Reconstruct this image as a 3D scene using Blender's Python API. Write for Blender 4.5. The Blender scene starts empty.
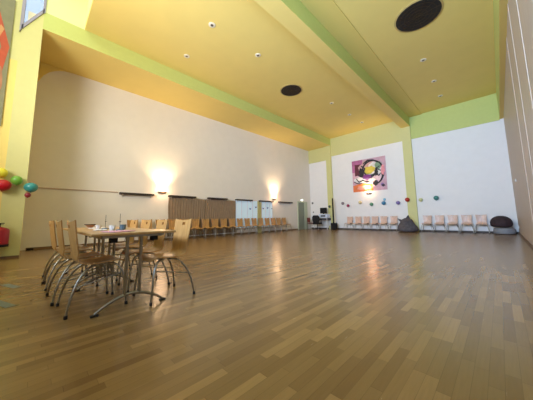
import bpy, math, random
from mathutils import Vector, Matrix
random.seed(7)
S = bpy.context.scene
COL = S.collection

# ------------------------------------------------------------ camera, world, light, exposure
F_PX, YAW, PITCH, ROLL, CY, CAM_H = 233.075, -.782, .115, -.015, 190.93, .875
cam_data = bpy.data.cameras.new('camera')
cam_data.sensor_fit = 'HORIZONTAL'; cam_data.sensor_width = 36.0
cam_data.lens = F_PX * 36.0 / 533.0
cam_data.shift_x = 0.0
cam_data.shift_y = -(200 - CY) / 533.0
cam_data.clip_start = .02; cam_data.clip_end = 200
cam = bpy.data.objects.new('camera', cam_data); COL.objects.link(cam)
_cp, _sp, _c, _s = math.cos(PITCH), math.sin(PITCH), math.cos(YAW), math.sin(YAW)
_f = Vector((_s*_cp, _c*_cp, _sp)); _r = Vector((_c, -_s, 0)); _u = _r.cross(_f)
# image roll: a' = cos*a - sin*b (b down)  ->  right axis of camera in (r, -u) basis
_R = _r*math.cos(ROLL) - (-_u)*math.sin(ROLL)
_D = _r*math.sin(ROLL) + (-_u)*math.cos(ROLL)
m = Matrix((( _R.x, -_D.x, -_f.x, 0), (_R.y, -_D.y, -_f.y, 0), (_R.z, -_D.z, -_f.z, CAM_H), (0, 0, 0, 1)))
cam.matrix_world = m
S.camera = cam

S.view_settings.view_transform = 'Standard'
S.view_settings.look = 'None'
S.view_settings.gamma = 1.0
S.view_settings.use_curve_mapping = False
S.view_settings.exposure = -0.1

W = bpy.data.worlds.new('sky'); S.world = W; W.use_nodes = True
W.node_tree.nodes['Background'].inputs[0].default_value = (.25, .52, 1.0, 1)
W.node_tree.nodes['Background'].inputs[1].default_value = .75

def area(name, loc, rot, sx, sy, power, color, spread=180):
    l = bpy.data.lights.new(name, 'AREA'); l.shape = 'RECTANGLE'; l.size = sx; l.size_y = sy
    l.energy = power; l.color = color; l.spread = math.radians(spread)
    o = bpy.data.objects.new(name, l); COL.objects.link(o); o.location = loc; o.rotation_euler = rot
    return o
HP = math.pi/2
# daylight: inferred near-wall window behind the camera, facing +Y, plus two area lights added for brightness
area('daylight_near_window', (-1.35, -2.9, 3.7), (HP+.12, 0, 0), 3.4, 2.6, 720, (.40, .63, 1.0), 105)
area('daylight_middle_fill', (-5.0, -2.9, 3.9), (HP+.12, 0, .22), 3.2, 2.8, 570, (.98, .95, .90), 120)  # added to brighten the left wall; the near wall has no opening here
area('daylight_shaft_fill', (-6.1, -1.1, 8.2), (0, 0, 0), 3.6, 1.8, 85, (.95, 1.0, .95))  # added light inside the shaft, under its closed roof

# ------------------------------------------------------------ materials
MATS = {}
def mat(name, col, rough=.6, metal=0, noise=0, nscale=8, emit=0, spec=.5, bump=0, coat=0):
    if name in MATS: return MATS[name]
    M = bpy.data.materials.new(name); M.use_nodes = True; nt = M.node_tree; b = nt.nodes['Principled BSDF']
    b.inputs['Base Color'].default_value = (*col, 1); b.inputs['Roughness'].default_value = rough
    b.inputs['Metallic'].default_value = metal; b.inputs['Specular IOR Level'].default_value = spec
    if coat: b.inputs['Coat Weight'].default_value = coat; b.inputs['Coat Roughness'].default_value = .2
    if emit:
        b.inputs['Emission Color'].default_value = (*col, 1); b.inputs['Emission Strength'].default_value = emit
    if noise or bump:
        tc = nt.nodes.new('ShaderNodeTexCoord'); n = nt.nodes.new('ShaderNodeTexNoise')
        n.inputs['Scale'].default_value = nscale; n.inputs['Detail'].default_value = 4
        nt.links.new(tc.outputs['Object'], n.inputs['Vector'])
        if noise:
            r = nt.nodes.new('ShaderNodeValToRGB')
            r.color_ramp.elements[0].position = .3; r.color_ramp.elements[1].position = .7
            r.color_ramp.elements[0].color = (*[c*(1-noise) for c in col], 1)
            r.color_ramp.elements[1].color = (*[min(1, c*(1+noise)) for c in col], 1)
            nt.links.new(n.outputs['Fac'], r.inputs[0]); nt.links.new(r.outputs[0], b.inputs['Base Color'])
        if bump:
            bp = nt.nodes.new('ShaderNodeBump'); bp.inputs['Strength'].default_value = bump; bp.inputs['Distance'].default_value = .01
            nt.links.new(n.outputs['Fac'], bp.inputs['Height']); nt.links.new(bp.outputs[0], b.inputs['Normal'])
    MATS[name] = M; return M

def wood(name, c1, c2, axis='X', scale=3, rough=.35):
    M = bpy.data.materials.new(name); M.use_nodes = True; nt = M.node_tree; b = nt.nodes['Principled BSDF']
    tc = nt.nodes.new('ShaderNodeTexCoord'); mp = nt.nodes.new('ShaderNodeMapping')
    sc = {'X': (1, 12, 12), 'Y': (12, 1, 12), 'Z': (12, 12, 1)}[axis]
    mp.inputs['Scale'].default_value = sc
    n = nt.nodes.new('ShaderNodeTexNoise'); n.inputs['Scale'].default_value = scale; n.inputs['Detail'].default_value = 5; n.inputs['Distortion'].default_value = .6
    r = nt.nodes.new('ShaderNodeValToRGB'); r.color_ramp.elements[0].position = .3; r.color_ramp.elements[1].position = .72
    r.color_ramp.elements[0].color = (*c1, 1); r.color_ramp.elements[1].color = (*c2, 1)
    nt.links.new(tc.outputs['Object'], mp.inputs[0]); nt.links.new(mp.outputs[0], n.inputs['Vector'])
    nt.links.new(n.outputs['Fac'], r.inputs[0]); nt.links.new(r.outputs[0], b.inputs['Base Color'])
    b.inputs['Roughness'].default_value = rough
    return M

def parquet():
    M = bpy.data.materials.new('oak_parquet'); M.use_nodes = True; nt = M.node_tree; b = nt.nodes['Principled BSDF']
    L = nt.links.new
    tc = nt.nodes.new('ShaderNodeTexCoord'); sp = nt.nodes.new('ShaderNodeSeparateXYZ'); L(tc.outputs['Object'], sp.inputs[0])
    def math_(op, a, bv=None):
        n = nt.nodes.new('ShaderNodeMath'); n.operation = op
        for i, v in enumerate((a, bv)):
            if v is None: continue
            if isinstance(v, (int, float)): n.inputs[i].default_value = v
            else: L(v, n.inputs[i])
        return n.outputs[0]
    w, ln = .062, .50
    xs = math_('DIVIDE', sp.outputs['X'], w); row = math_('FLOOR', xs); fx = math_('FRACT', xs)
    wn = nt.nodes.new('ShaderNodeTexWhiteNoise'); wn.noise_dimensions = '1D'; L(row, wn.inputs['W'])
    ys = math_('ADD', math_('DIVIDE', sp.outputs['Y'], ln), math_('MULTIPLY', wn.outputs['Value'], 7.3))
    cell = math_('FLOOR', ys); fy = math_('FRACT', ys)
    cb = nt.nodes.new('ShaderNodeCombineXYZ'); L(row, cb.inputs[0]); L(cell, cb.inputs[1])
    w2 = nt.nodes.new('ShaderNodeTexWhiteNoise'); w2.noise_dimensions = '2D'; L(cb.outputs[0], w2.inputs['Vector'])
    r = nt.nodes.new('ShaderNodeValToRGB'); cr = r.color_ramp
    cr.elements[0].position = 0; cr.elements[0].color = (.19, .104, .036, 1)
    cr.elements[1].position = 1; cr.elements[1].color = (.33, .195, .07, 1)
    for p, c in ((.3, (.225, .13, .045, 1)), (.75, (.27, .158, .056, 1))):
        e = cr.elements.new(p); e.color = c
    L(w2.outputs['Value'], r.inputs[0])
    mp = nt.nodes.new('ShaderNodeMapping'); mp.inputs['Scale'].default_value = (30, 2, 1); L(tc.outputs['Object'], mp.inputs[0])
    gn = nt.nodes.new('ShaderNodeTexNoise'); gn.inputs['Scale'].default_value = 2.5; gn.inputs['Detail'].default_value = 4; L(mp.outputs[0], gn.inputs['Vector'])
    gr = nt.nodes.new('ShaderNodeMapRange'); gr.inputs['To Min'].default_value = .86; gr.inputs['To Max'].default_value = 1.12; L(gn.outputs['Fac'], gr.inputs['Value'])
    seam = math_('MULTIPLY', math_('GREATER_THAN', fx, .035), math_('GREATER_THAN', fy, .006))
    sm = nt.nodes.new('ShaderNodeMapRange'); sm.inputs['To Min'].default_value = .7; sm.inputs['To Max'].default_value = 1; L(seam, sm.inputs['Value'])
    k = math_('MULTIPLY', gr.outputs[0], sm.outputs[0])
    vm = nt.nodes.new('ShaderNodeVectorMath'); vm.operation = 'SCALE'; L(r.outputs[0], vm.inputs[0]); L(k, vm.inputs['Scale'])
    L(vm.outputs[0], b.inputs['Base Color'])
    rn = nt.nodes.new('ShaderNodeMapRange'); rn.inputs['To Min'].default_value = .2; rn.inputs['To Max'].default_value = .3
    L(gn.outputs['Fac'], rn.inputs['Value']); L(rn.outputs[0], b.inputs['Roughness'])
    b.inputs['Specular IOR Level'].default_value = .6
    return M

M_FLOOR = parquet()
M_BWHITE = mat('white_plaster', (.86, .84, .82), .75, noise=.015, nscale=3)
M_WHITE = mat('cream_plaster', (.86, .81, .75), .75, noise=.015, nscale=3)
M_CEIL = mat('yellow_ceiling_paint', (.85, .66, .20), .7, noise=.015, nscale=2)
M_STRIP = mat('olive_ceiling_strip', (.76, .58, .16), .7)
M_LIME = mat('lime_green_paint', (.56, .61, .19), .6, noise=.02)
M_PILL = mat('yellow_green_paint', (.66, .63, .27), .6, noise=.015)
M_PANEL = wood('partition_panel', (.49, .39, .33), (.56, .46, .40), 'Z', 2, .5)
M_SEAM = mat('partition_seam', (.60, .50, .41), .6)
M_BASE = mat('brown_skirting', (.18, .10, .045), .5)
M_DARKM = mat('dark_vent', (.012, .009, .008), .7)
M_RIM = mat('vent_rim', (.55, .40, .14), .6)
M_PLY = wood('beech_plywood', (.40, .205, .065), (.54, .305, .11), 'Z', 2.2, .32)
M_TABLE = wood('beech_tabletop', (.38, .20, .06), (.50, .28, .10), 'X', 2, .3)
M_CHROME = mat('chrome_tube', (.34, .32, .27), .32, 1)
M_TIP = mat('black_rubber', (.012, .012, .012), .6)
M_BLACK = mat('black_plastic', (.010, .010, .011), .65, spec=.25)
M_DOOR = mat('grey_green_door', (.26, .30, .24), .5)
M_FRAME = mat('pale_green_frame', (.55, .60, .44), .5)
M_CURT = mat('brown_curtain_fabric', (.27, .19, .125), .85, noise=.08, nscale=5)
M_WINW = mat('lit_frosted_glass', (.62, .78, .92), .4, emit=.22)
M_WFR = mat('olive_window_post', (.55, .50, .22), .5)
M_GREYFR = mat('mauve_grey_frame', (.32, .30, .40), .5)
M_STEEL = mat('white_metal', (.75, .74, .72), .4)

# ------------------------------------------------------------ mesh builder
class MB:
    def __init__(s): s.v = []; s.f = []; s.m = []; s.mats = []
    def mi(s, mt):
        if mt is None: mt = s.mats[0] if s.mats else None
        if mt not in s.mats: s.mats.append(mt)
        return s.mats.index(mt)
    def face(s, idx, mt=None): s.f.append(tuple(idx)); s.m.append(s.mi(mt))
    def add(s, verts, faces, mt=None):
        b = len(s.v); s.v += [tuple(v) for v in verts]
        for f in faces: s.face([b+i for i in f], mt)
        return s
    def box(s, x0, x1, y0, y1, z0, z1, mt=None, mats=None):
        V = [(x0,y0,z0),(x1,y0,z0),(x1,y1,z0),(x0,y1,z0),(x0,y0,z1),(x1,y0,z1),(x1,y1,z1),(x0,y1,z1)]
        Fs = {'-z':(0,3,2,1),'+z':(4,5,6,7),'-y':(0,1,5,4),'+x':(1,2,6,5),'+y':(2,3,7,6),'-x':(3,0,4,7)}
        b = len(s.v); s.v += V
        for k, f in Fs.items(): s.face([b+i for i in f], (mats or {}).get(k, mt))
        return s
    def prism(s, poly, axis, a, bb, mt=None):
        # poly in the other two coordinates
        def P(p, t): return {'x': (t, p[0], p[1]), 'y': (p[0], t, p[1]), 'z': (p[0], p[1], t)}[axis]
        n = len(poly); V = [P(p, a) for p in poly] + [P(p, bb) for p in poly]
        Fs = [tuple(range(n)), tuple(range(2*n-1, n-1, -1))] + [(i, (i+1) % n, n+(i+1) % n, n+i) for i in range(n)]
        return s.add(V, Fs, mt)
    def tube(s, pts, r, mt=None, n=8, cap=True):
        pts = [Vector(p) for p in pts]; rr = r if isinstance(r, (list, tuple)) else [r]*len(pts)
        b = len(s.v); prev = None
        for i, p in enumerate(pts):
            t = (pts[min(i+1, len(pts)-1)] - pts[max(i-1, 0)]).normalized()
            if prev is None: a = t.orthogonal().normalized()
            else: a = (prev - t*prev.dot(t)).normalized()
            prev = a; c = t.cross(a)
            for k in range(n):
                th = 2*math.pi*k/n; s.v.append(tuple(p + (a*math.cos(th) + c*math.sin(th))*rr[i]))
        for i in range(len(pts)-1):
            for k in range(n): s.face((b+i*n+k, b+i*n+(k+1) % n, b+(i+1)*n+(k+1) % n, b+(i+1)*n+k), mt)
        if cap:
            s.face([b+k for k in range(n)][::-1], mt); s.face([b+(len(pts)-1)*n+k for k in range(n)], mt)
        return s
    def lathe(s, prof, c=(0,0,0), mt=None, n=24, axis='z', sx=1, sy=1):
        b = len(s.v)
        for (r, z) in prof:
            for k in range(n):
                th = 2*math.pi*k/n; x, y = r*math.cos(th)*sx, r*math.sin(th)*sy
                p = {'z': (x, y, z), 'x': (z, x, y), 'y': (x, z, y)}[axis]
                s.v.append((c[0]+p[0], c[1]+p[1], c[2]+p[2]))
        for i in range(len(prof)-1):
            for k in range(n): s.face((b+i*n+k, b+i*n+(k+1) % n, b+(i+1)*n+(k+1) % n, b+(i+1)*n+k), mt)
        s.face([b+k for k in range(n)][::-1], mt); s.face([b+(len(prof)-1)*n+k for k in range(n)], mt)
        return s
    def sphere(s, c, r, mt=None, n=20, sx=1, sy=1, sz=1):
        prof = [(max(r*math.sin(math.pi*i/12), 1e-4), -r*math.cos(math.pi*i/12)*sz) for i in range(13)]
        return s.lathe(prof, c, mt, n, 'z', sx, sy)
    def build(s, name, mt=None, parent=None, smooth=False, bevel=0, loc=None, sub=0):
        me = bpy.data.meshes.new(name); me.from_pydata(s.v, [], s.f)
        ms = [x if x is not None else mt for x in s.mats] or [mt]
        for x in ms: me.materials.append(x)
        for p, k in zip(me.polygons, s.m): p.material_index = k; p.use_smooth = bool(smooth)
        import bmesh
        bm = bmesh.new(); bm.from_mesh(me); bmesh.ops.recalc_face_normals(bm, faces=bm.faces); bm.to_mesh(me); bm.free()
        o = bpy.data.objects.new(name, me); COL.objects.link(o)
        if parent: o.parent = parent
        if loc: o.location = loc
        if smooth:
            try: me.set_sharp_from_angle(angle=math.radians(40))
            except Exception: pass
        if bevel:
            md = o.modifiers.new('bevel', 'BEVEL'); md.width = bevel; md.segments = 2; md.limit_method = 'ANGLE'
        if sub:
            md = o.modifiers.new('sub', 'SUBSURF'); md.levels = sub; md.render_levels = sub
        return o

def tag(o, label, cat, group=None):
    o['label'] = label; o['category'] = cat
    if group: o['group'] = group
    return o
def struct(o): o['kind'] = 'structure'; return o
def empty(name, loc, rz=0):
    o = bpy.data.objects.new(name, None); COL.objects.link(o); o.location = loc; o.rotation_euler = (0, 0, rz)
    o.empty_display_size = .1; return o
def copy_tree(o, parent=None):
    c = o.copy(); COL.objects.link(c); c.parent = parent
    for ch in list(o.children): copy_tree(ch, c)
    return c

# ------------------------------------------------------------ room
XL, XR, YB, YN, XS = -10.39, .532, 15.32, -3.0, -8.42
ZS, ZC, ZT = 6.126, 6.634, 8.4
X2A, X2B, ZB2, X3, ZB3 = -3.705, -3.253, 6.06, .40, 5.35
ZH = 5.35; YR = .75
T = .15
struct(MB().box(XL-.2, XR+.2, YN-.2, YB+.2, -.1, 0).build('floor', M_FLOOR))
# walls
struct(MB().box(XL-T, XL, -.4, YB+T, 0, ZS+.05).build('wall_left', M_WHITE))
struct(MB().box(XL, XR+T, YB, YB+T, 0, ZC+.1).build('wall_back', M_BWHITE))
# window wall beside the near pillar, in the plane of the pillar face; opening for the high window
PY0, PY1 = -.53, -.14
w = MB()
w.prism([(PY0, 0), (PY1, 0), (PY1, 6.60), (PY0, 5.86)], 'x', XS-T-.1, XS, M_PILL)
struct(w.build('trim_1', M_PILL))
w = MB()
w.box(XS-T-.1, XS-.04, YN, PY0, 0, 5.0, M_CEIL)
w.box(XS-T-.1, XS-.04, YN, -1.5, 5.0, ZT, M_PILL)
w.box(XS-T-.1, XS-.04, -1.5, PY0, 5.86, ZT, M_PILL)
w.box(XS-T-.1, XS, PY0, PY1, 7.9, ZT, M_PILL)
w.box(XS-T-.1, XS, PY1, YR, ZC, ZT, mat('pale_lime_paint', (.78, .80, .42), .6))
w.box(XS-T-.1, XS-.04, -1.5, PY0, 5.0, 5.86, M_PILL)
struct(w.build('wall_near_left', M_PILL))
struct(MB().box(XS-.1, XR+T, YN-T, YN, 0, ZT).build('wall_near', M_WHITE))
# end wall of the left aisle; a rounded spandrel fills the top corner of the left wall
struct(MB().box(XL, XS-.11, -.4, -.22, 0, ZS+.05).build('wall_aisle_end', M_CEIL))
arc_ = [(-.17, 5.40), (-.10, 5.58), (-.04, 5.72), (.08, 5.88), (.22, 5.99), (.35, 6.06), (.48, 6.10), (.74, ZS)]
struct(MB().prism([(-.22, 5.2)]+arc_+[(.74, ZS+.05), (-.22, ZS+.05)], 'x', XL, XL+.05, M_CEIL).build('trim_15', M_CEIL))

# right wall = partition panels
wr = MB().box(XR, XR+T, YN, YB, 0, ZC+.1, M_PANEL)
struct(wr.build('wall_right', M_PANEL))
k = 0
sm = MB()
for y in [8.25-1.36*i for i in range(8)]:
    sm.box(XR-.006, XR+.01, y-.005, y+.005, .1, ZB3, M_SEAM)
struct(sm.build('trim_2', M_SEAM))
# ceilings, soffit, beams
c = MB()
c.box(XS, X2A, YR, YB, ZC, ZC+.15, M_CEIL)
c.box(X2B, XR+T, YN, YB, ZC, ZC+.15, M_CEIL)
M_PALE = mat('pale_lime_paint', (.78, .80, .42), .6)
c.box(XS-.1, X2A, YN-.1, YR, ZT, ZT+.1, M_PALE)
c.box(XS, X2A, YR, YR+.1, ZC+.15, ZT, M_PALE)
struct(c.build('ceiling', M_CEIL))
struct(MB().box(XL-.1, XS, -.14, YB, ZS, ZC, M_CEIL, {'+x': M_LIME}).box(XL-.1, XS-.25, -.45, -.14, ZS, ZC, M_CEIL).build('trim_3'))
struct(MB().box(X2A, X2B, YN, YB, ZB2, ZT, M_CEIL, {'+x': M_LIME, '-x': M_LIME}).build('trim_4'))
struct(MB().box(X3, XR, YN, YB, ZB3, ZC, M_STRIP, {'-x': M_LIME}).build('trim_5'))
struct(MB().box(X2B, X2B+.62, YN, YB, ZC-.03, ZC, M_STRIP).build('trim_6'))
# back pillars and header bands
struct(MB().box(-8.80, XS, YB-.14, YB, 0, ZS, M_PILL).build('trim_7'))
struct(MB().box(X2A, X2B, YB-.14, YB, 0, ZB2, M_PILL).build('trim_8'))
struct(MB().box(XL, -8.80, YB-.05, YB, 5.08, ZS, M_PILL).build('trim_9'))
struct(MB().box(XS, X2A, YB-.05, YB, 5.3, ZC, M_PILL).build('trim_10'))
struct(MB().box(X2B, X3, YB-.05, YB, 5.3, ZC, M_LIME).build('trim_11'))
# skirtings
struct(MB().box(XL, XL+.02, -.05, 13.6, 0, .07).build('baseboard_left', M_BASE))
struct(MB().box(XL, XR, YB-.02, YB, 0, .09).build('baseboard_back', mat('dark_skirting', (.05, .035, .03), .6)))
struct(MB().box(XR-.02, XR, YN, YB, 0, .07).build('baseboard_right', M_BASE))
struct(MB().box(XS, XS+.02, YN, -.14, 0, .06).build('baseboard_near_left', M_BASE))
# thin rail along the left wall
struct(MB().box(XL, XL+.03, -.05, 2.3, 1.93, 1.955).build('trim_12', mat('rail_wood', (.50, .34, .22), .5)))
struct(MB().box(XL, XL+.08, -.03, .12, 0, .05).build('trim_13', M_BLACK))

# high window (sky shows through)
M_GLASS = bpy.data.materials.new('window_glass'); M_GLASS.use_nodes = True
nt = M_GLASS.node_tree; nt.nodes.clear()
o_ = nt.nodes.new('ShaderNodeOutputMaterial'); mx = nt.nodes.new('ShaderNodeMixShader'); tr = nt.nodes.new('ShaderNodeBsdfTransparent'); gl = nt.nodes.new('ShaderNodeBsdfGlossy')
gl.inputs['Roughness'].default_value = .05; mx.inputs[0].default_value = .08
nt.links.new(tr.outputs[0], mx.inputs[1]); nt.links.new(gl.outputs[0], mx.inputs[2]); nt.links.new(mx.outputs[0], o_.inputs[0])
def zl(y): return 5.86 + (y-PY0)*(6.60-5.86)/(PY1-PY0)
wnd = MB()
fw_ = .045
wnd.prism([(PY0, 5.86), (PY1, 6.60), (PY1, 6.72), (PY0, 5.98)], 'x', XS-.1, XS+.03)
wnd.prism([(PY0-.03, 5.8), (PY0+.03, 5.92), (PY0+.03, 7.9), (PY0-.03, 7.9)], 'x', XS-.1, XS+.03)
wnd.prism([(PY1-.03, 6.55), (PY1+.02, 6.6), (PY1+.02, 7.9), (PY1-.03, 7.9)], 'x', XS-.1, XS+.03)
wo = struct(wnd.build('window_1', M_GREYFR))
MB().prism([(PY0, 5.9), (PY1, 6.64), (PY1, 7.9), (PY0, 7.9)], 'x', XS-.06, XS-.05).build('pane', M_GLASS, wo)

# door on the left wall near the far corner
d = MB().box(XL-.02, XL+.025, 13.70, 14.42, 0, 1.96)
do = struct(d.build('door_1', M_DOOR))
fr = MB(); fr.box(XL, XL+.05, 13.62, 13.70, 0, 2.04); fr.box(XL, XL+.05, 14.42, 14.80, 0, 2.04, M_FRAME); fr.box(XL, XL+.05, 13.70, 14.42, 1.96, 2.04)
fr.build('door_frame', M_FRAME, do)
MB().tube([(XL+.025, 14.33, 1.0), (XL+.08, 14.33, 1.0), (XL+.08, 14.21, 1.0)], .012).build('door_handle', M_CHROME, do)

# left wall windows: two blue-white panes and an olive post
wi = struct(MB().box(XL, XL+.03, 7.96, 9.62, .35, 1.88).build('window_2', M_WINW))
fm = MB()
for y in (7.96, 8.38, 8.8, 9.2): fm.box(XL, XL+.05, y, y+.025, .35, 1.88)
fm.box(XL, XL+.05, 7.96, 9.62, .31, .35); fm.build('window_frame', M_STEEL, wi)
wi = struct(MB().box(XL, XL+.03, 9.95, 10.95, .35, 1.88).build('window_3', M_WINW))
fm = MB()
for y in (9.95, 10.3, 10.62, 10.92): fm.box(XL, XL+.05, y, y+.025, .35, 1.88)
fm.box(XL, XL+.05, 9.95, 10.95, .31, .35); fm.build('window_frame', M_STEEL, wi)
struct(MB().box(XL, XL+.06, 9.64, 9.93, 0, 1.88).build('trim_14', M_WFR))

# ------------------------------------------------------------ curtains, ledges, sconces, signs on the left wall
def curtain(y0, y1, z0, z1, label, seed):
    random.seed(seed); b = MB(); n = int((y1-y0)/.02); V = []; 
    for layer in (0, 1):
        for i in range(n+1):
            y = y0+(y1-y0)*i/n
            for j in range(9):
                t = j/8; z = z0+(z1-z0)*t
                x = XL+.06+(.008+.003*(1-t))*math.sin(y*2*math.pi/.125+.5*math.sin(y*3+t)) + (.006 if layer else 0)
                V.append((x, y + .012*math.sin(t*9+y), z))
    N = (n+1)*9; Fs = []
    for i in range(n):
        for j in range(8):
            a = i*9+j; Fs.append((a, a+9, a+10, a+1)); Fs.append((N+a, N+a+1, N+a+10, N+a+9))
    for i in range(n):
        Fs.append((i*9, N+i*9, N+i*9+9, i*9+9)); a = i*9+8; Fs.append((a, a+9, N+a+9, N+a))
    for j in range(8):
        Fs.append((j, j+1, N+j+1, N+j)); a = n*9+j; Fs.append((a, N+a, N+a+1, a+1))
    b.add(V, Fs); o = b.build('curtain', M_CURT, smooth=True)
    return tag(o, label, 'curtain', 'brown curtains on the left wall')
curtain(4.24, 6.02, .12, 1.84, 'brown pleated curtain on the left wall, the half nearer the dining table', 1)
curtain(6.05, 7.93, .12, 1.84, 'brown pleated curtain on the left wall, the half beside the blue-white window', 2)

shelf_lab = ['dark narrow ledge on the bare cream wall above the table, nearest the camera',
 'dark narrow ledge above the near half of the brown curtain',
 'dark narrow ledge above the far half of the brown curtain',
 'dark narrow ledge above the wider blue-white window',
 'dark narrow ledge above the narrower blue-white window',
 'dark narrow ledge nearest the door, right of the far wall light']
for (y0, y1), lb in zip(((2.34, 3.6), (4.23, 5.52), (6.2, 7.35), (7.96, 9.15), (9.76, 10.95), (11.54, 12.9)), shelf_lab):
    b = MB(); b.box(XL, XL+.17, y0, y1, 1.865, 1.94, mat('dark_brown_ledge', (.035, .022, .018), .5)); 
    o = tag(b.build('wall_ledge', M_BLACK, bevel=.004), lb, 'ledge', 'dark ledges along the left wall')
    for y in (y0+.1, y1-.13):
        e = MB(); e.add([(XL, y, 1.77), (XL+.14, y, 1.865), (XL, y, 1.865), (XL, y+.03, 1.77), (XL+.14, y+.03, 1.865), (XL, y+.03, 1.865)], [(0, 1, 2), (5, 4, 3), (0, 3, 4, 1), (1, 4, 5, 2), (2, 5, 3, 0)])
        e.build('bracket', M_STEEL, o)

def sconce(x, y, z, ax, lab, power, col=(1, .60, .34)):
    o = empty('wall_light', (x, y, z)); tag(o, lab, 'lamp', 'half-bowl wall uplights')
    if ax == 'x': o.rotation_euler = (0, 0, 0)
    else: o.rotation_euler = (0, 0, -HP)
    # local +x = out of the wall; half bowl open at the top
    b = MB(); n = 16; V = []; prof = [(.02, -.10), (.08, -.085), (.13, -.045), (.16, .0)]
    for (r, zz) in prof:
        for i in range(n+1):
            a = -HP+math.pi*i/n; V.append((r*math.cos(a)*.8, r*math.sin(a)*1.2, zz))
    for (r, zz) in prof[::-1]:
        for i in range(n+1):
            a = -HP+math.pi*i/n; r2 = max(r-.012, .004); V.append((r2*math.cos(a)*.8+.001, r2*math.sin(a)*1.2, zz+.006))
    m_ = n+1; Fs = []
    for j in range(len(prof)*2-1):
        for i in range(n): Fs.append((j*m_+i, j*m_+i+1, (j+1)*m_+i+1, (j+1)*m_+i))
    for i in range(n): Fs.append((7*m_+i, 7*m_+i+1, i+1, i))
    b.add(V, Fs); b.build('bowl', mat('sconce_ceramic', (.42, .30, .2), .5), o, smooth=True)
    MB().box(0, .012, -.16, .16, -.09, .0).build('back_plate', mat('sconce_ceramic', (.42, .30, .2), .5), o)
    MB().sphere((.07, 0, .0), .032, sy=1.8).build('bulb', mat('lamp_bulb_glow', (1, .78, .45), .5, emit=8), o, smooth=True)
    l = bpy.data.lights.new('uplight', 'POINT'); l.energy = power; l.color = col; l.shadow_soft_size = .05
    lo = bpy.data.objects.new('uplight', l); COL.objects.link(lo); lo.parent = o; lo.location = (.20, 0, .08)
    l2 = bpy.data.lights.new('upward_beam', 'SPOT'); l2.energy = 210; l2.color = (1, .70, .40); l2.spot_size = math.radians(110); l2.spot_blend = 1; l2.shadow_soft_size = .08
    lo = bpy.data.objects.new('upward_beam', l2); COL.objects.link(lo); lo.parent = o; lo.location = (.30, 0, .10); lo.rotation_euler = (0, math.pi+.25*-1, 0)
sconce(XL, 3.97, 2.08, 'x', 'half-bowl wall light glowing upward on the left wall above the curtain edge', 20)
sconce(XL, 11.15, 2.12, 'x', 'half-bowl wall light glowing upward on the left wall near the door', 20)
sconce(-5.87, YB, 2.38, 'y', 'half-bowl wall light glowing under the abstract painting on the back wall', 16)

b = empty('exit_light', (XL, 14.09, 2.13)); tag(b, 'small lit white lamp box above the grey-green door', 'lamp')
MB().box(0, .08, -.15, .15, -.06, .07).build('housing', M_STEEL, b)
MB().box(.08, .09, -.13, .13, -.05, .06).build('diffuser', mat('exit_lamp_glow', (.95, 1, .9), .4, emit=2.2), b)

def switch(name, x, y, z, ax, lab, mt=M_STEEL, s=.05):
    b = MB()
    if ax == '+x': b.box(x, x+.015, y-s, y+s, z-s, z+s)
    elif ax == '-x': b.box(x-.015, x, y-s, y+s, z-s, z+s)
    else: b.box(x-s, x+s, y-.015, y, z-s, z+s)
    o = b.build(name, mt, bevel=.004); tag(o, lab, 'switch')
    b = MB()
    if ax == '+x': b.box(x+.015, x+.022, y-s*.55, y+s*.55, z-s*.6, z+s*.6)
    elif ax == '-x': b.box(x-.022, x-.015, y-s*.55, y+s*.55, z-s*.6, z+s*.6)
    else: b.box(x-s*.55, x+s*.55, y-.022, y-.015, z-s*.6, z+s*.6)
    b.build('rocker', mt, o)
switch('wall_switch', XR, 12.4, 2.1, '-x', 'small white switch plate high on the brown right partition wall')
switch('wall_socket', XR, 14.7, .33, '-x', 'small white socket low on the right partition wall near the back corner', s=.06)
M_GSW = mat('dark_grey_plastic', (.09, .09, .09), .5)
switch('wall_switch', -10.2, YB, 1.95, '-y', 'small dark control box high on the back wall beside the corner', M_GSW, .07)
switch('wall_switch', -10.15, YB, 1.25, '-y', 'small grey switch on the back wall above the red chair', M_GSW, .045)

# butterflies / dark stickers on the blue-white windows
for y, z, mcol, lab in ((9.05, 1.42, (.03, .06, .2), 'dark blue bird sticker on the wider blue-white window'),
                        (9.5, 1.52, (.05, .03, .02), 'dark brown bird sticker at the right edge of the wider blue-white window'),
                        (10.12, 1.46, (.04, .05, .1), 'dark sticker near the olive post on the narrower blue-white window'),
                        (10.5, 1.5, (.03, .05, .2), 'blue sticker in the middle of the narrower blue-white window'),
                        (10.88, 1.46, (.05, .06, .1), 'small dark sticker at the far edge of the narrower blue-white window')):
    b = MB(); s_ = .075 if y < 10.8 else .045
    b.prism([(y-s_, z+s_*.7), (y, z+.1*s_), (y+s_, z+s_*.8), (y+s_*.7, z-s_*.1), (y+s_*.5, z-s_*.8), (y, z-s_*.4), (y-s_*.5, z-s_*.8), (y-s_*.7, z-s_*.1)], 'x', XL+.032, XL+.037)
    tag(b.build('window_sticker', mat('sticker_%d' % int(y*100), mcol, .6)), lab, 'sticker', 'stickers on the blue-white windows')

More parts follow.
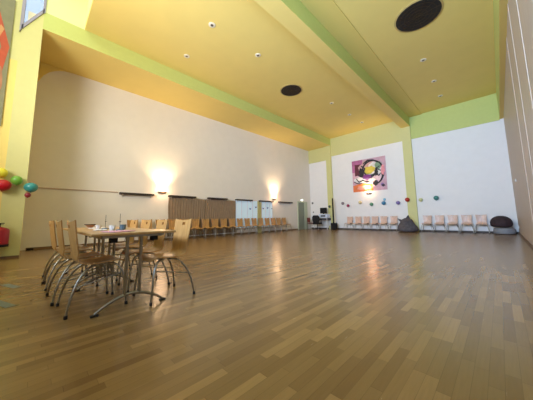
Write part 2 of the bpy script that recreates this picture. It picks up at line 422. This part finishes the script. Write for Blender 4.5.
# ------------------------------------------------------------ ceiling fittings
def vent(x, y, r, lab):
    o = empty('ceiling_vent', (x, y, ZC)); tag(o, lab, 'vent', 'round dark ceiling vents')
    MB().lathe([(r+.045, 0), (r+.045, -.012), (r-.0, -.02), (r-.0, 0)], mt=None, n=40).build('rim', M_RIM, o, smooth=True)
    MB().lathe([(r-.002, -.001), (r-.002, -.026)], n=40).build('backing', M_DARKM, o)
    g = MB()
    for q in (.2, .4, .6, .8):
        rr = r*q; pts = [(rr*math.cos(a*math.pi/16), rr*math.sin(a*math.pi/16), -.03) for a in range(33)]; g.tube(pts, .007, n=5, cap=False)
    for a in range(12):
        t = a*math.pi/6; g.tube([(0, 0, -.03), (r*math.cos(t), r*math.sin(t), -.03)], .006, n=5)
    g.build('grille', mat('vent_grille', (.06, .035, .015), .5, .5), o)
vent(-1.16, 7.5, .56, 'large round dark ceiling vent in the right bay, nearest the camera')
vent(-6.22, 7.95, .46, 'smaller round dark ceiling vent in the main bay left of the big beam')
dl = [(-5.58, 3.41), (-5.58, 5.29), (-7.37, 3.5), (-5.55, 10.39), (-5.54, 12.36), (-5.5, 13.96), (-1.5, 9.9), (-1.49, 11.86), (-1.52, 13.6)]
dlab = ['round recessed ceiling light in the main bay, highest in the photo', 'round recessed ceiling light in the main bay just before the round vent',
 'round recessed ceiling light close to the left beam', 'round recessed ceiling light just beyond the main bay vent', 'round recessed ceiling light above the painting, second from the back wall',
 'round recessed ceiling light closest to the back wall in the main bay', 'round recessed ceiling light just beyond the large right-bay vent',
 'round recessed ceiling light in the right bay, middle of its row', 'round recessed ceiling light in the right bay closest to the back wall']
base = None
for (x, y), lb in zip(dl, dlab):
    if base is None:
        base = empty('ceiling_light', (x, y, ZC))
        MB().lathe([(.10, 0), (.10, -.010), (.045, -.018), (.045, 0)], n=24).build('rim', mat('downlight_rim', (.88, .80, .62), .4), base, smooth=True)
        MB().lathe([(.0445, -.001), (.0445, -.019)], n=24).build('lens', mat('downlight_lens', (.12, .09, .06), .3), base)
        o = base
    else: o = copy_tree(base)
    o.location = (x, y, ZC); tag(o, lb, 'ceiling light', 'recessed ceiling lights')

# ------------------------------------------------------------ chairs
def make_chair():
    root = empty('plywood_chair', (0, 0, 0))
    # profile in (y, z): front edge of the seat to the top of the back; +y is the front
    prof = [(.225, .425), (.205, .443), (.16, .452), (.08, .447), (0, .440), (-.07, .437), (-.13, .444), (-.172, .466), (-.198, .505), (-.210, .56),
            (-.219, .62), (-.229, .68), (-.239, .74), (-.247, .80), (-.253, .835), (-.258, .862)]
    wid = [.17, .195, .20, .20, .198, .194, .188, .182, .178, .178, .181, .186, .191, .196, .199, .201]
    NX = 12; th = .006; N = len(prof); V = []
    for lay in (-1, 1):
        for i, (y, z) in enumerate(prof):
            a = prof[max(i-1, 0)]; bq = prof[min(i+1, N-1)]; dy, dz = bq[0]-a[0], bq[1]-a[1]; l = math.hypot(dy, dz); ny, nz = dz/l, -dy/l
            for j in range(NX+1):
                t = j/NX*2-1; x = wid[i]*t
                cup = .018*t*t if i > 8 else (.010*t*t if 1 < i < 7 else 0)    # sides curl forward
                zz = z + (.020*abs(t)**2.5 if i == N-1 else .009*abs(t)**2.5 if i == N-2 else 0)
                V.append((x, y+(-ny)*lay*th + (cup if i > 8 else 0), zz+(-nz)*lay*th + (cup if i <= 8 else 0)))
    def idx(lay, i, j): return lay*N*(NX+1) + i*(NX+1)+j
    cells = {(i, j) for i in range(N-1) for j in range(NX)} - {(13, 5), (13, 6)}
    Fs = []
    for (i, j) in cells:
        q = [(i, j), (i, j+1), (i+1, j+1), (i+1, j)]
        Fs.append([idx(0, *p) for p in q][::-1]); Fs.append([idx(1, *p) for p in q])
        for (ni, nj), (p, r_) in zip(((i-1, j), (i, j+1), (i+1, j), (i, j-1)), ((0, 1), (1, 2), (2, 3), (3, 0))):
            if (ni, nj) not in cells: Fs.append([idx(0, *q[p]), idx(0, *q[r_]), idx(1, *q[r_]), idx(1, *q[p])])
    MB().add(V, Fs).build('seat_shell', M_PLY, root, smooth=True)
    def bez(a, b, c, d, n=10):
        a, b, c, d = map(Vector, (a, b, c, d))
        return [a*(1-t)**3+b*3*t*(1-t)**2+c*3*t*t*(1-t)+d*t**3 for t in [i/n for i in range(n+1)]]
    for s in (-1, 1):
        rear = bez((s*.12, -.03, .425), (s*.17, -.16, .43), (s*.23, -.24, .22), (s*.243, -.262, .012))
        lg = MB().tube(rear, .0105, n=10).build('leg', M_CHROME, root, smooth=True)
        MB().lathe([(.013, 0), (.015, .004), (.015, .028), (.012, .032)], (s*.243, -.262, 0), n=12).build('foot_cap', M_TIP, lg)
        front = bez((s*.13, .08, .425), (s*.19, .19, .432), (s*.232, .205, .30), (s*.238, .225, .012))
        lg = MB().tube(front, .0105, n=10).build('leg', M_CHROME, root, smooth=True)
        MB().lathe([(.013, 0), (.015, .004), (.015, .028), (.012, .032)], (s*.238, .225, 0), n=12).build('foot_cap', M_TIP, lg)
        MB().tube([rear[6], (rear[6]+front[5])/2+Vector((s*.004, 0, .0)), front[5]], .006, n=8).build('stretcher', M_CHROME, root, smooth=True)
    b = MB(); b.tube([(-.13, -.03, .424), (.13, -.03, .424)], .011, n=8); b.tube([(-.13, .06, .424), (.13, .06, .424)], .011, n=8)
    b.box(-.1, .1, -.06, .10, .427, .434)
    b.build('seat_frame', M_CHROME, root)
    return root
proto = make_chair(); first = True
DAYLIT = {'me': None}
M_PLY_DAYLIT = wood('daylit_beech_plywood', (.60, .40, .32), (.74, .54, .45), 'Z', 2.2, .3)  # same plywood with the back wall's daylight put into its colour
def place(x, y, rz, lab, grp, pale=False):
    global first
    o = proto if first else copy_tree(proto)
    first = False
    o.location = (x, y, 0); o.rotation_euler = (0, 0, rz); tag(o, lab, 'chair', grp)
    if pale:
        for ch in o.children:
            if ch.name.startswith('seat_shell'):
                if DAYLIT['me'] is None:
                    DAYLIT['me'] = ch.data.copy(); DAYLIT['me'].materials[0] = M_PLY_DAYLIT
                ch.data = DAYLIT['me']
    return o
# table chairs, near side (backs to the camera's left), facing +Y
near = [(-3.09, .53, .05, 'plywood chair with its back to the camera at the table corner nearest the camera'),
        (-3.64, .47, .04, 'plywood chair second from the camera on the left side of the table'),
        (-4.40, .45, .03, 'plywood chair third from the camera on the left side of the table'),
        (-4.92, .46, .0, 'plywood chair farthest from the camera on the left side of the table')]
for x, y, a, lb in near: place(x, y, a, lb, 'chairs around the dining table')
far = [(-2.86, 1.14, math.pi+.05, 'plywood chair nearest the camera on the right side of the table, beside open floor'),
       (-3.50, 1.12, math.pi-.03, 'plywood chair second from the camera on the right side of the table'),
       (-4.25, 1.15, math.pi+.04, 'plywood chair third from the camera on the right side of the table'),
       (-4.85, 1.13, math.pi, 'plywood chair farthest from the camera on the right side of the table')]
for x, y, a, lb in far: place(x, y, a, lb, 'chairs around the dining table')
ORD = ['first', 'second', 'third', 'fourth', 'fifth', 'sixth', 'seventh', 'eighth', 'ninth', 'tenth', 'eleventh', 'twelfth', 'thirteenth', 'fourteenth', 'fifteenth', 'sixteenth', 'seventeenth', 'eighteenth', 'nineteenth']
for k in range(18):
    y = 11.86-.532*k
    place(XL+.42, y, -HP+random.uniform(-.02, .02), 'plywood chair in the row along the left wall, %s counting from the door end' % ORD[k], 'chairs lined along the left wall')
for k, x in enumerate([-7.17, -6.60, -6.06, -5.54, -5.02, -4.46]):
    place(x, YB-.42, math.pi+random.uniform(-.015, .015), 'daylight-toned plywood chair under the painting on the back wall, %s from the left' % ORD[k], 'chairs on the back wall under the painting', True)
for k, x in enumerate([-2.80, -2.26, -1.72, -1.18, -.65]):
    place(x, YB-.42, math.pi+random.uniform(-.015, .015), 'daylight-toned plywood chair in the right bay of the back wall, %s from the green pillar' % ORD[k], 'chairs on the back wall right of the pillar', True)

# ------------------------------------------------------------ tables
def make_table():
    root = empty('dining_table', (0, 0, 0)); L_, W_ = 1.36, .77
    b = MB().box(-L_/2, L_/2, -W_/2, W_/2, .728, .752); b.build('tabletop', M_TABLE, root, bevel=.006)
    for s in (-1, 1):
        x = s*(L_/2-.12)
        pts = [(x, -.305+.61*i/12, .018+.125*math.sin(math.pi*i/12)**.9) for i in range(13)]
        ft = MB().tube(pts, [.011+.005*math.sin(math.pi*i/12) for i in range(13)], n=10)
        fo = ft.build('foot_bow', M_CHROME, root, smooth=True)
        for yy in (-.305, .305): MB().box(x-.02, x+.02, yy-.03, yy+.03, 0, .014).build('foot_pad', M_TIP, fo)
        for yy in (-.065, .065): MB().tube([(x, yy, .135), (x, yy, .715)], .016, n=12).build('leg', M_CHROME, root, smooth=True)
        MB().box(x-.02, x+.02, -.29, .29, .700, .7275).build('crossbar', M_CHROME, root)
        for yy in (-.19, .19): MB().box(x-.03, x+.03, yy-.033, yy+.033, .655, .7).build('bracket', M_BLACK, root, bevel=.004)
    for yy in (-.27, .27): MB().box(-L_/2+.14, L_/2-.14, yy-.012, yy+.012, .69, .727).build('apron_rail', M_CHROME, root)
    return root
t1 = make_table(); t1.location = (-3.27, .775, 0); tag(t1, 'beech folding table with bowed chrome feet, the one nearer the camera', 'table', 'dining tables pushed end to end')
t2 = copy_tree(t1); t2.location = (-4.65, .775, 0); tag(t2, 'beech folding table pushed against the first, nearer the left wall', 'table', 'dining tables pushed end to end')
ZT_ = .752
def holder(x, y, lab):
    o = empty('menu_holder', (x, y, ZT_)); tag(o, lab, 'holder', 'wire stands on the tables')
    MB().lathe([(.045, 0), (.045, .008), (.01, .016)], n=20).build('base', mat('holder_blue', (.08, .12, .18), .4), o, smooth=True)
    MB().tube([(0, 0, .012), (0, 0, .20)], .0028, n=6).build('stem', M_BLACK, o)
    MB().tube([(-.045, 0, .105), (.045, 0, .105)], .0035, n=6).build('crosspiece', M_BLACK, o)
holder(-3.25, .76, 'thin dark wire stand with crosspiece on the nearer table')
holder(-4.02, .76, 'thin dark wire stand with crosspiece further back on the tables')
o = empty('bowl', (-4.95, .72, ZT_)); tag(o, 'dark-rimmed shallow bowl at the far end of the tables', 'bowl')
MB().lathe([(.03, 0), (.035, .008), (.06, .035), (.08, .055), (.074, .055), (.055, .035), (.03, .014), (.001, .018)], n=28).build('bowl_body', mat('bowl_pinkish', (.45, .26, .18), .4), o, smooth=True)
MB().lathe([(.083, .050), (.083, .060), (.073, .060), (.073, .050)], n=28).build('rim', M_BLACK, o, smooth=True)
# cups, cloths, jars
def cup(x, y, h, r, name, mt, lab, grp):
    o = empty(name, (x, y, ZT_)); tag(o, lab, 'cup', grp)
    MB().lathe([(r*.75, 0), (r*.8, .005), (r, h), (r-.004, h), (r*.7, .01), (.001, .008)], n=20).build('cup_body', mt, o, smooth=True)
    pts = [(r*.85+.022*math.sin(math.pi*i/8), 0, h*.25+h*.5*i/8) for i in range(9)]
    MB().tube(pts, .004, n=6).build('handle', mt, o, smooth=True)
mw = mat('white_china', (.85, .84, .8), .25); mb = mat('blue_grey_china', (.10, .17, .22), .3)
cup(-3.32, .70, .06, .036, 'cup', mw, 'white cup beside the nearer wire stand', 'cups on the tables')
cup(-3.9, .66, .06, .036, 'cup', mw, 'white cup left of the blue-grey mug', 'cups on the tables')
cup(-3.52, .86, .065, .04, 'mug', mb, 'blue-grey mug between the two wire stands', 'cups on the tables')
def cloth(x, y, w_, d_, rz, mt, lab):
    b = MB(); n = 8; V = []
    for l in (0, 1):
        for i in range(n+1):
            for j in range(n+1):
                V.append(((i/n-.5)*w_, (j/n-.5)*d_, .004+.004*math.sin(i*1.9+j)*math.sin(j*1.3) + (.003 if l else -.0025 )))
    N = (n+1)**2; Fs = []
    for i in range(n):
        for j in range(n):
            a = i*(n+1)+j; Fs += [(a, a+1, a+n+2, a+n+1), (N+a, N+a+n+1, N+a+n+2, N+a+1)]
    for i in range(n):
        for a, c_ in ((i, i+1), (n*(n+1)+i, n*(n+1)+i+1), (i*(n+1), (i+1)*(n+1)), (i*(n+1)+n, (i+1)*(n+1)+n)): Fs.append((a, c_, N+c_, N+a))
    o = b.add(V, Fs).build('napkin', mt, smooth=True, loc=(x, y, ZT_+.002)); o.rotation_euler = (0, 0, rz)
    tag(o, lab, 'napkin', 'cloths lying on the tables')
cloth(-2.86, .66, .24, .22, .3, mat('pink_cloth', (.72, .36, .42), .8), 'pinkish cloth lying at the near end of the table')
cloth(-3.55, .62, .16, .14, -.2, mat('white_cloth', (.85, .82, .78), .8), 'small white cloth lying in the middle of the table')
cloth(-4.4, .75, .2, .18, .6, MATS['white_cloth'], 'white cloth lying before the dark-rimmed bowl')

# ------------------------------------------------------------ balloons
def balloon(x, y, z, r, col, lab, grp, rot=0, wide=1.0):
    mt = mat('balloon_%02x%02x%02x' % tuple(int(c*255) for c in col), col, .3)
    o = empty('balloon', (x, y, z)); tag(o, lab, 'balloon', grp)
    b = MB(); n = 12
    prof = [(max(r*math.sin(math.pi*i/n), 1e-3), -r*math.cos(math.pi*i/n)*(1.08 if i < n/2 else .95)) for i in range(n+1)]
    b.lathe(prof, mt=mt, n=20, sx=wide, sy=wide).build('balloon_skin', mt, o, smooth=True)
    MB().lathe([(.004, -r*1.05), (.02*r/.1, -r*1.17), (.003, -r*1.18)], n=10).build('knot', mt, o)
    return o
bg = 'balloons pinned along the back wall'
for px, z, r, c_, lb in ((-8.62, 1.62, .085, (.02, .05, .04), 'tiny dark green balloon on the back pillar above the monitor'),
    (-7.66, 1.80, .10, (.30, .25, .27), 'greyish mauve balloon on the back wall right of the black pole'),
    (-7.28, 1.62, .10, (.32, .01, .06), 'dark red balloon on the back wall above the first chairs'),
    (-6.44, 1.79, .11, (.75, .62, .32), 'pale yellow balloon on the back wall left of the wall light'),
    (-5.72, 1.64, .11, (.10, .28, .18), 'green balloon on the back wall under the painting'),
    (-4.98, 1.68, .12, (.04, .22, .40), 'deep blue balloon on the back wall below the painting corner'),
    (-4.19, 1.65, .11, (.20, .16, .42), 'purple balloon on the back wall beside the green pillar'),
    (-3.04, 1.75, .10, (.62, .62, .30), 'pale yellow-green balloon just right of the back pillar'),
    (-2.33, 1.80, .12, (.05, .22, .20), 'dark teal balloon on the white wall of the right bay')):
    yy = YB-r-.02 if px > -8.4 or px < -8.9 else YB-.14-r-.02
    balloon(px, yy, z, r, c_, lb, bg)
balloon(-3.66, YB-.14-.13, 1.79, .12, (.45, .03, .01), 'red-orange balloon on the green back pillar', bg)
balloon(-4.93, YB-.1, 1.90, .075, (.30, .62, .80), 'small light blue balloon resting above the deep blue one', bg)
bl = 'balloons on the near yellow pillar'
balloon(XS+.16, -.53, 1.74, .135, (.50, .006, .02), 'red balloon on the near yellow pillar at the left edge', bl, wide=1.1)
balloon(XS+.14, -.31, 1.88, .11, (.16, .40, .05), 'green balloon beside and above the red one on the near pillar', bl)
balloon(XS+.16, -.58, 2.03, .12, (.80, .72, .05), 'yellow balloon above the red one at the left edge', bl)
balloon(XS+.14, -.055, 1.73, .12, (.04, .28, .28), 'teal balloon at the right edge of the near pillar', bl, wide=1.1)
balloon(XS+.14, -.10, 1.53, .06, (.28, .03, .05), 'small dark red balloon hanging under the teal one', bl)

# ------------------------------------------------------------ red extinguisher box on the near pillar
o = empty('fire_extinguisher', (XS, -.56, .30)); tag(o, 'red fire extinguisher fixed low on the near yellow pillar', 'fire extinguisher')
mr = mat('signal_red_paint', (.34, .008, .02), .35)
MB().box(.0, .02, -.13, .13, .05, .40).build('bracket', mat('red_bracket', (.25, .01, .02), .5), o)
MB().lathe([(.15, -.0), (.165, .03), (.17, .06), (.17, .36), (.15, .41), (.09, .44), (.03, .46)], (.19, .06, 0), n=28).build('cylinder', mr, o, smooth=True)
MB().lathe([(.172, .0), (.174, .005), (.174, .055), (.172, .06)], (.19, .06, 0), n=28).build('base_ring', M_BLACK, o, smooth=True)
h_ = MB(); h_.tube([(.19, .06, .45), (.19, .06, .54)], .018, n=10); h_.box(.16, .22, .02, .13, .53, .55); h_.box(.165, .215, .03, .12, .50, .513)
h_.build('valve_handle', M_BLACK, o)

# ------------------------------------------------------------ paintings
def painting(name, lab, X0, X1, Z0, Z1, plane, shapes, bgc, d=.04):
    """canvas box with raised paint areas; plane = ('y', Y) facing -Y or ('x', X) facing +X; u runs left to right seen from the room"""
    b = MB()
    bm_ = mat(name+'_ground', bgc, .6, noise=.12, nscale=5)
    if plane[0] == 'y': b.box(X0, X1, plane[1]-d, plane[1], Z0, Z1, bm_)
    else: b.box(plane[1], plane[1]+d, X0, X1, Z0, Z1, bm_)
    for i, (col, pts) in enumerate(shapes):
        mt = mat('paint_%d_%d_%d' % tuple(int(c*99) for c in col), col, .55, noise=.15, nscale=6)
        P = [(X0+(X1-X0)*u, Z0+(Z1-Z0)*v) for u, v in pts]; e = .002+.0015*i
        if plane[0] == 'y': b.prism(P, 'y', plane[1]-d-e, plane[1]-d+.001, mt)
        else: b.prism(P, 'x', plane[1]+d-.001, plane[1]+d+e, mt)
    o = b.build('canvas', None)
    r = empty('painting', ((X0+X1)/2 if plane[0] == 'y' else plane[1], plane[1] if plane[0] == 'y' else (X0+X1)/2, Z0)); tag(r, lab, 'painting')
    o.parent = r; o.location = -r.location
    return r
def blob(cx, cy, rx, ry, n=18, j=.15, seed=1, rot=0):
    rd = random.Random(seed); out = []
    for i in range(n):
        a = 2*math.pi*i/n; k = 1+rd.uniform(-j, j); x, y = rx*k*math.cos(a), ry*k*math.sin(a)
        out.append((min(1, max(0, cx+x*math.cos(rot)-y*math.sin(rot))), min(1, max(0, cy+x*math.sin(rot)+y*math.cos(rot)))))
    return out
def stroke(pts, w):
    L_, R_ = [], []
    for i, p in enumerate(pts):
        a = pts[max(i-1, 0)]; b_ = pts[min(i+1, len(pts)-1)]; dx, dy = b_[0]-a[0], b_[1]-a[1]; l = math.hypot(dx, dy) or 1
        ww = w*(.5+math.sin(math.pi*(i+.5)/len(pts))*.6)
        L_.append((min(1, max(0, p[0]-dy/l*ww)), min(1, max(0, p[1]+dx/l*ww)))); R_.append((min(1, max(0, p[0]+dy/l*ww)), min(1, max(0, p[1]-dx/l*ww))))
    return L_+R_[::-1]
def arc(cx, cy, rx, ry, a0, a1, n=12): return [(cx+rx*math.cos(math.radians(a0+(a1-a0)*i/n)), cy+ry*math.sin(math.radians(a0+(a1-a0)*i/n))) for i in range(n+1)]
K = (.012, .010, .016)
sh = [((.78, .20, .06), [(0, 0), (.62, 0), (.60, .2), (.3, .26), (0, .2)]),
      ((.85, .38, .30), blob(.35, .12, .22, .07, seed=3)),
      ((.42, .12, .28), [(0, .62), (.32, .6), (.34, 1), (0, 1)]),
      ((.10, .012, .03), [(.08, .50), (.27, .52), (.28, .86), (.09, .87)]),
      ((.62, .36, .34), blob(.45, .78, .24, .16, seed=5, rot=.3)),
      ((.72, .68, .66), blob(.70, .62, .22, .26, seed=6)),
      ((.22, .34, .20), blob(.80, .75, .10, .13, seed=8)),
      ((.58, .46, .06), blob(.52, .64, .20, .12, seed=9, rot=.15)),
      ((.68, .66, .68), blob(.22, .36, .18, .10, seed=11)),
      ((.20, .10, .30), blob(.55, .42, .24, .09, seed=13)),
      ((.66, .50, .58), blob(.78, .38, .16, .10, seed=15)),
      (K, stroke(arc(.62, .62, .30, .30, 40, 190), .022)),
      (K, stroke(arc(.66, .55, .27, .36, -75, 60), .026)),
      (K, blob(.30, .58, .09, .14, seed=21, j=.3)),
      (K, stroke(arc(.45, .58, .28, .14, 200, 350), .03)),
      (K, stroke([(.12, .42), (.2, .30), (.32, .34), (.44, .28), (.6, .33), (.75, .28)], .018)),
      (K, blob(.68, .22, .07, .07, seed=25, j=.3)),
      (K, stroke([(.70, .50), (.80, .44), (.88, .52), (.9, .38)], .02)),
      ((.30, .18, .45), blob(.88, .16, .04, .05, seed=27)),
      (K, stroke(arc(.55, .52, .16, .10, 180, 330), .016)),
      (K, blob(.74, .56, .05, .12, seed=41, j=.4)), (K, stroke([(.36, .86), (.5, .95), (.66, .93), (.8, .84)], .02)), ((.80, .76, .70), blob(.60, .33, .12, .04, seed=42)),
      (K, stroke([(.30, .80), (.40, .70), (.36, .60), (.44, .50)], .022)), ((.12, .02, .16), blob(.45, .46, .13, .05, seed=43)), (K, stroke([(.84, .72), (.74, .66), (.86, .58)], .018)),
      ((.80, .30, .34), blob(.92, .60, .05, .16, seed=44)), (K, stroke([(.05, .32), (.16, .26), (.3, .24)], .014)), ((.04, .03, .05), blob(.9, .14, .05, .04, seed=45, j=.4))]
painting('abstract', 'large square abstract painting with yellow centre and black strokes on the back wall', -6.88, -4.74, 2.50, 4.62, ('y', YB-.006), sh, (.62, .38, .46))
sh2 = [((.50, .08, .03), stroke([(.93, .1), (.9, .4), (.95, .6), (.8, .9)], .04)), ((.12, .22, .08), blob(.7, .6, .2, .2, seed=31)), ((.45, .20, .10), blob(.8, .3, .16, .2, seed=33)),
       ((.05, .10, .06), blob(.6, .82, .2, .1, seed=35)), ((.60, .30, .12), stroke([(.55, .2), (.75, .5), (.9, .75)], .03))]
painting('leafy', 'tall green and red painting cut off by the left edge of the photo', -2.3, -.68, 3.2, 6.6, ('x', XS-.034), sh2, (.24, .23, .13), d=.03)

# ------------------------------------------------------------ desk corner at the back
D = empty('computer_desk', (-9.1, YB-.45, 0)); tag(D, 'white computer desk against the back wall by the corner', 'desk')
MB().box(-.60, .55, -.30, .30, .80, .83).build('desktop', M_STEEL, D, bevel=.004)
for x in (-.55, .50):
    for y in (-.25, .25): MB().box(x-.02, x+.02, y-.02, y+.02, 0, .80).build('leg', M_STEEL, D)
MB().box(-.15, .52, -.26, .26, .66, .78).build('drawer', mat('dark_desk_drawer', (.06, .06, .08), .5), D)
MB().box(-.53, .48, .27, .285, .25, .80).build('back_panel', M_STEEL, D)
o = empty('printer', (-8.94, YB-.46, .83)); tag(o, 'blue-white printer box on the desk under the black monitor', 'printer')
MB().box(-.34, .34, -.22, .22, 0, .25).build('printer_body', mat('printer_white', (.62, .70, .85), .4), o, bevel=.02)
MB().box(-.16, .20, -.23, -.22, .07, .17).build('paper_slot', M_BLACK, o)
o = empty('monitor', (-9.02, YB-.42, 1.08)); tag(o, 'black monitor standing on the printer', 'monitor')
MB().box(-.27, .27, -.03, .03, .06, .46).build('screen', M_BLACK, o, bevel=.008)
MB().box(-.03, .03, -.01, .03, .01, .08).build('stand', M_BLACK, o); MB().box(-.12, .12, -.08, .08, 0, .012).build('base', M_BLACK, o)
# office chair
o = empty('office_chair', (-9.17, YB-1.05, 0), .2); tag(o, 'black swivel office chair in front of the desk', 'chair')
b = MB()
for k in range(5):
    a = 2*math.pi*k/5; b.tube([(0, 0, .09), (.27*math.cos(a), .27*math.sin(a), .065)], [.035, .028], n=8)
st = b.build('base', M_BLACK, o)
for k in range(5):
    a = 2*math.pi*k/5; MB().lathe([(.01, -.015), (.03, -.013), (.03, .013), (.01, .015)], (.27*math.cos(a), .27*math.sin(a), .031), n=12, axis='y').build('castor', M_BLACK, st)
MB().tube([(0, 0, .09), (0, 0, .42)], .025, n=10).build('gas_column', M_BLACK, o)
MB().box(-.26, .26, -.25, .25, .38, .50).build('seat', M_BLACK, o, bevel=.03)
V = []
bk = MB(); 
bk.prism([(-.20, .50), (.20, .50), (.27, .66), (.27, .88), (.17, 1.0), (-.17, 1.0), (-.27, .88), (-.27, .66)], 'y', -.28, -.22); bk.build('backrest', M_BLACK, o, bevel=.02)
for s in (-1, 1): MB().tube([(s*.22, 0, .46), (s*.29, 0, .5), (s*.29, 0, .66), (s*.29, .12, .67), (s*.29, -.14, .67)], .016, n=8).build('armrest', M_BLACK, o)
MB().tube([(0, -.2, .45), (0, -.27, .48), (0, -.27, .6)], .02, n=8).build('back_bar', M_BLACK, o)
# small red-brown chair
mrb = mat('dark_red_fabric', (.16, .03, .03), .7)
o = empty('side_chair', (-9.98, YB-.62, 0), -.4); tag(o, 'dark red upholstered chair in the far corner beside the door', 'chair')
MB().box(-.21, .21, -.21, .21, .40, .46).build('seat', mrb, o, bevel=.02); MB().box(-.2, .2, -.23, -.19, .50, .84).build('backrest', mrb, o, bevel=.015)
for sx in (-1, 1):
    MB().tube([(sx*.19, .18, 0), (sx*.18, .17, .41)], .012, n=8).build('leg', M_BLACK, o)
    MB().tube([(sx*.19, -.22, 0), (sx*.185, -.20, .43), (sx*.18, -.215, .6)], .012, n=8).build('leg', M_BLACK, o)
# black pole
o = empty('pole_stand', (-8.1, YB-.62, 0)); tag(o, 'tall black pole standing in a dark box base by the back pillar', 'stand')
MB().box(-.20, .16, -.16, .16, 0, .46).build('base_box', M_BLACK, o, bevel=.03)
MB().tube([(-.05, 0, .46), (-.05, 0, 1.1), (-.05, 0, 2.1)], [.05, .055, .045], n=12).build('pole', M_BLACK, o, smooth=True)
MB().lathe([(.05, 2.1), (.055, 2.12), (.03, 2.16)], (-.05, 0, 0), n=12).build('top_cap', M_BLACK, o)

# ------------------------------------------------------------ bean bags
def bag(name, loc, prof_r, mt, lab, cat, seed, sx=1, sy=1, j=.06, parent=None):
    rd = random.Random(seed); n = 28; V = []; ph = [rd.uniform(0, 6) for _ in range(6)]
    for (r, z) in prof_r:
        for k in range(n):
            a = 2*math.pi*k/n
            q = 1+j*(math.sin(3*a+ph[0]+z*5)+.6*math.sin(5*a+ph[1]-z*9)+.4*math.sin(8*a+ph[2]+z*14))
            V.append((r*q*math.cos(a)*sx, r*q*math.sin(a)*sy, z+(j*.35*math.sin(2*a+ph[3]) if z > .12 else 0)))
    Fs = [(i*n+k, i*n+(k+1) % n, (i+1)*n+(k+1) % n, (i+1)*n+k) for i in range(len(prof_r)-1) for k in range(n)]
    Fs += [tuple(range(n))[::-1], tuple((len(prof_r)-1)*n+k for k in range(n))]
    o = MB().add(V, Fs).build(name, mt, smooth=True, sub=1, parent=parent, loc=loc)
    if not parent: tag(o, lab, cat)
    return o
mgrey = mat('charcoal_canvas', (.085, .075, .085), .85, noise=.3, nscale=9, bump=.3)
mlg = mat('light_grey_canvas', (.24, .25, .28), .85, noise=.12, nscale=9, bump=.4)
mmar = mat('dark_maroon_canvas', (.035, .018, .022), .8, noise=.25, nscale=9, bump=.4)
top = bag('bean_bag', (-3.66, YB-.68, 0), [(.34, .0), (.48, .03), (.52, .12), (.49, .23), (.42, .34), (.35, .45), (.31, .55), (.25, .65), (.15, .72), (.04, .75)], mgrey, 'charcoal crumpled bean bag with pointed corners slumped at the green back pillar', 'bean bag', 4, j=.05)
MB().add([(-.46, -.05, .74), (-.30, .08, .66), (-.05, .10, .58), (-.10, -.16, .50), (-.30, -.10, .52)], [(0, 1, 4), (1, 2, 4), (2, 3, 4), (3, 0, 4), (0, 3, 2, 1)]).build('corner_flap', mgrey, top)
MB().add([(.08, 0, .93), (-.10, .12, .64), (.22, .10, .52), (.24, -.14, .48), (-.12, -.14, .62)], [(0, 1, 2), (0, 2, 3), (0, 3, 4), (0, 4, 1), (1, 4, 3, 2)]).build('corner_flap', mgrey, top)
bag('bean_bag', (.07, YB-.50, 0), [(.30, 0), (.35, .03), (.37, .10), (.36, .20), (.34, .26), (.28, .29)], mlg, 'light grey round bean bag on the floor in the right back corner', 'bean bag', 14, j=.015)
bag('bean_bag', (.01, YB-.52, .30), [(.22, 0), (.34, .03), (.38, .14), (.36, .30), (.28, .42), (.15, .49), (.04, .51)], mmar, 'dark maroon round bean bag lying on top of the light grey one', 'bean bag', 17, j=.02)

# blue-grey marks on the floor at the left edge
mt_ = mat('blue_grey_patch', (.16, .19, .17), .6)
for (x, y, rz, lab) in ((-4.83, -0.13, .35, 'blue-grey patch on the floor at the left edge, nearer the yellow pillar'), (-3.86, -0.15, .35, 'blue-grey patch on the floor at the left edge, nearer the camera')):
    b = MB().box(-.20, .20, -.04, .04, 0, .002).build('floor_patch', mt_, loc=(x, y, .0005)); b.rotation_euler = (0, 0, rz)
    tag(b, lab, 'tape', 'patches on the floor')
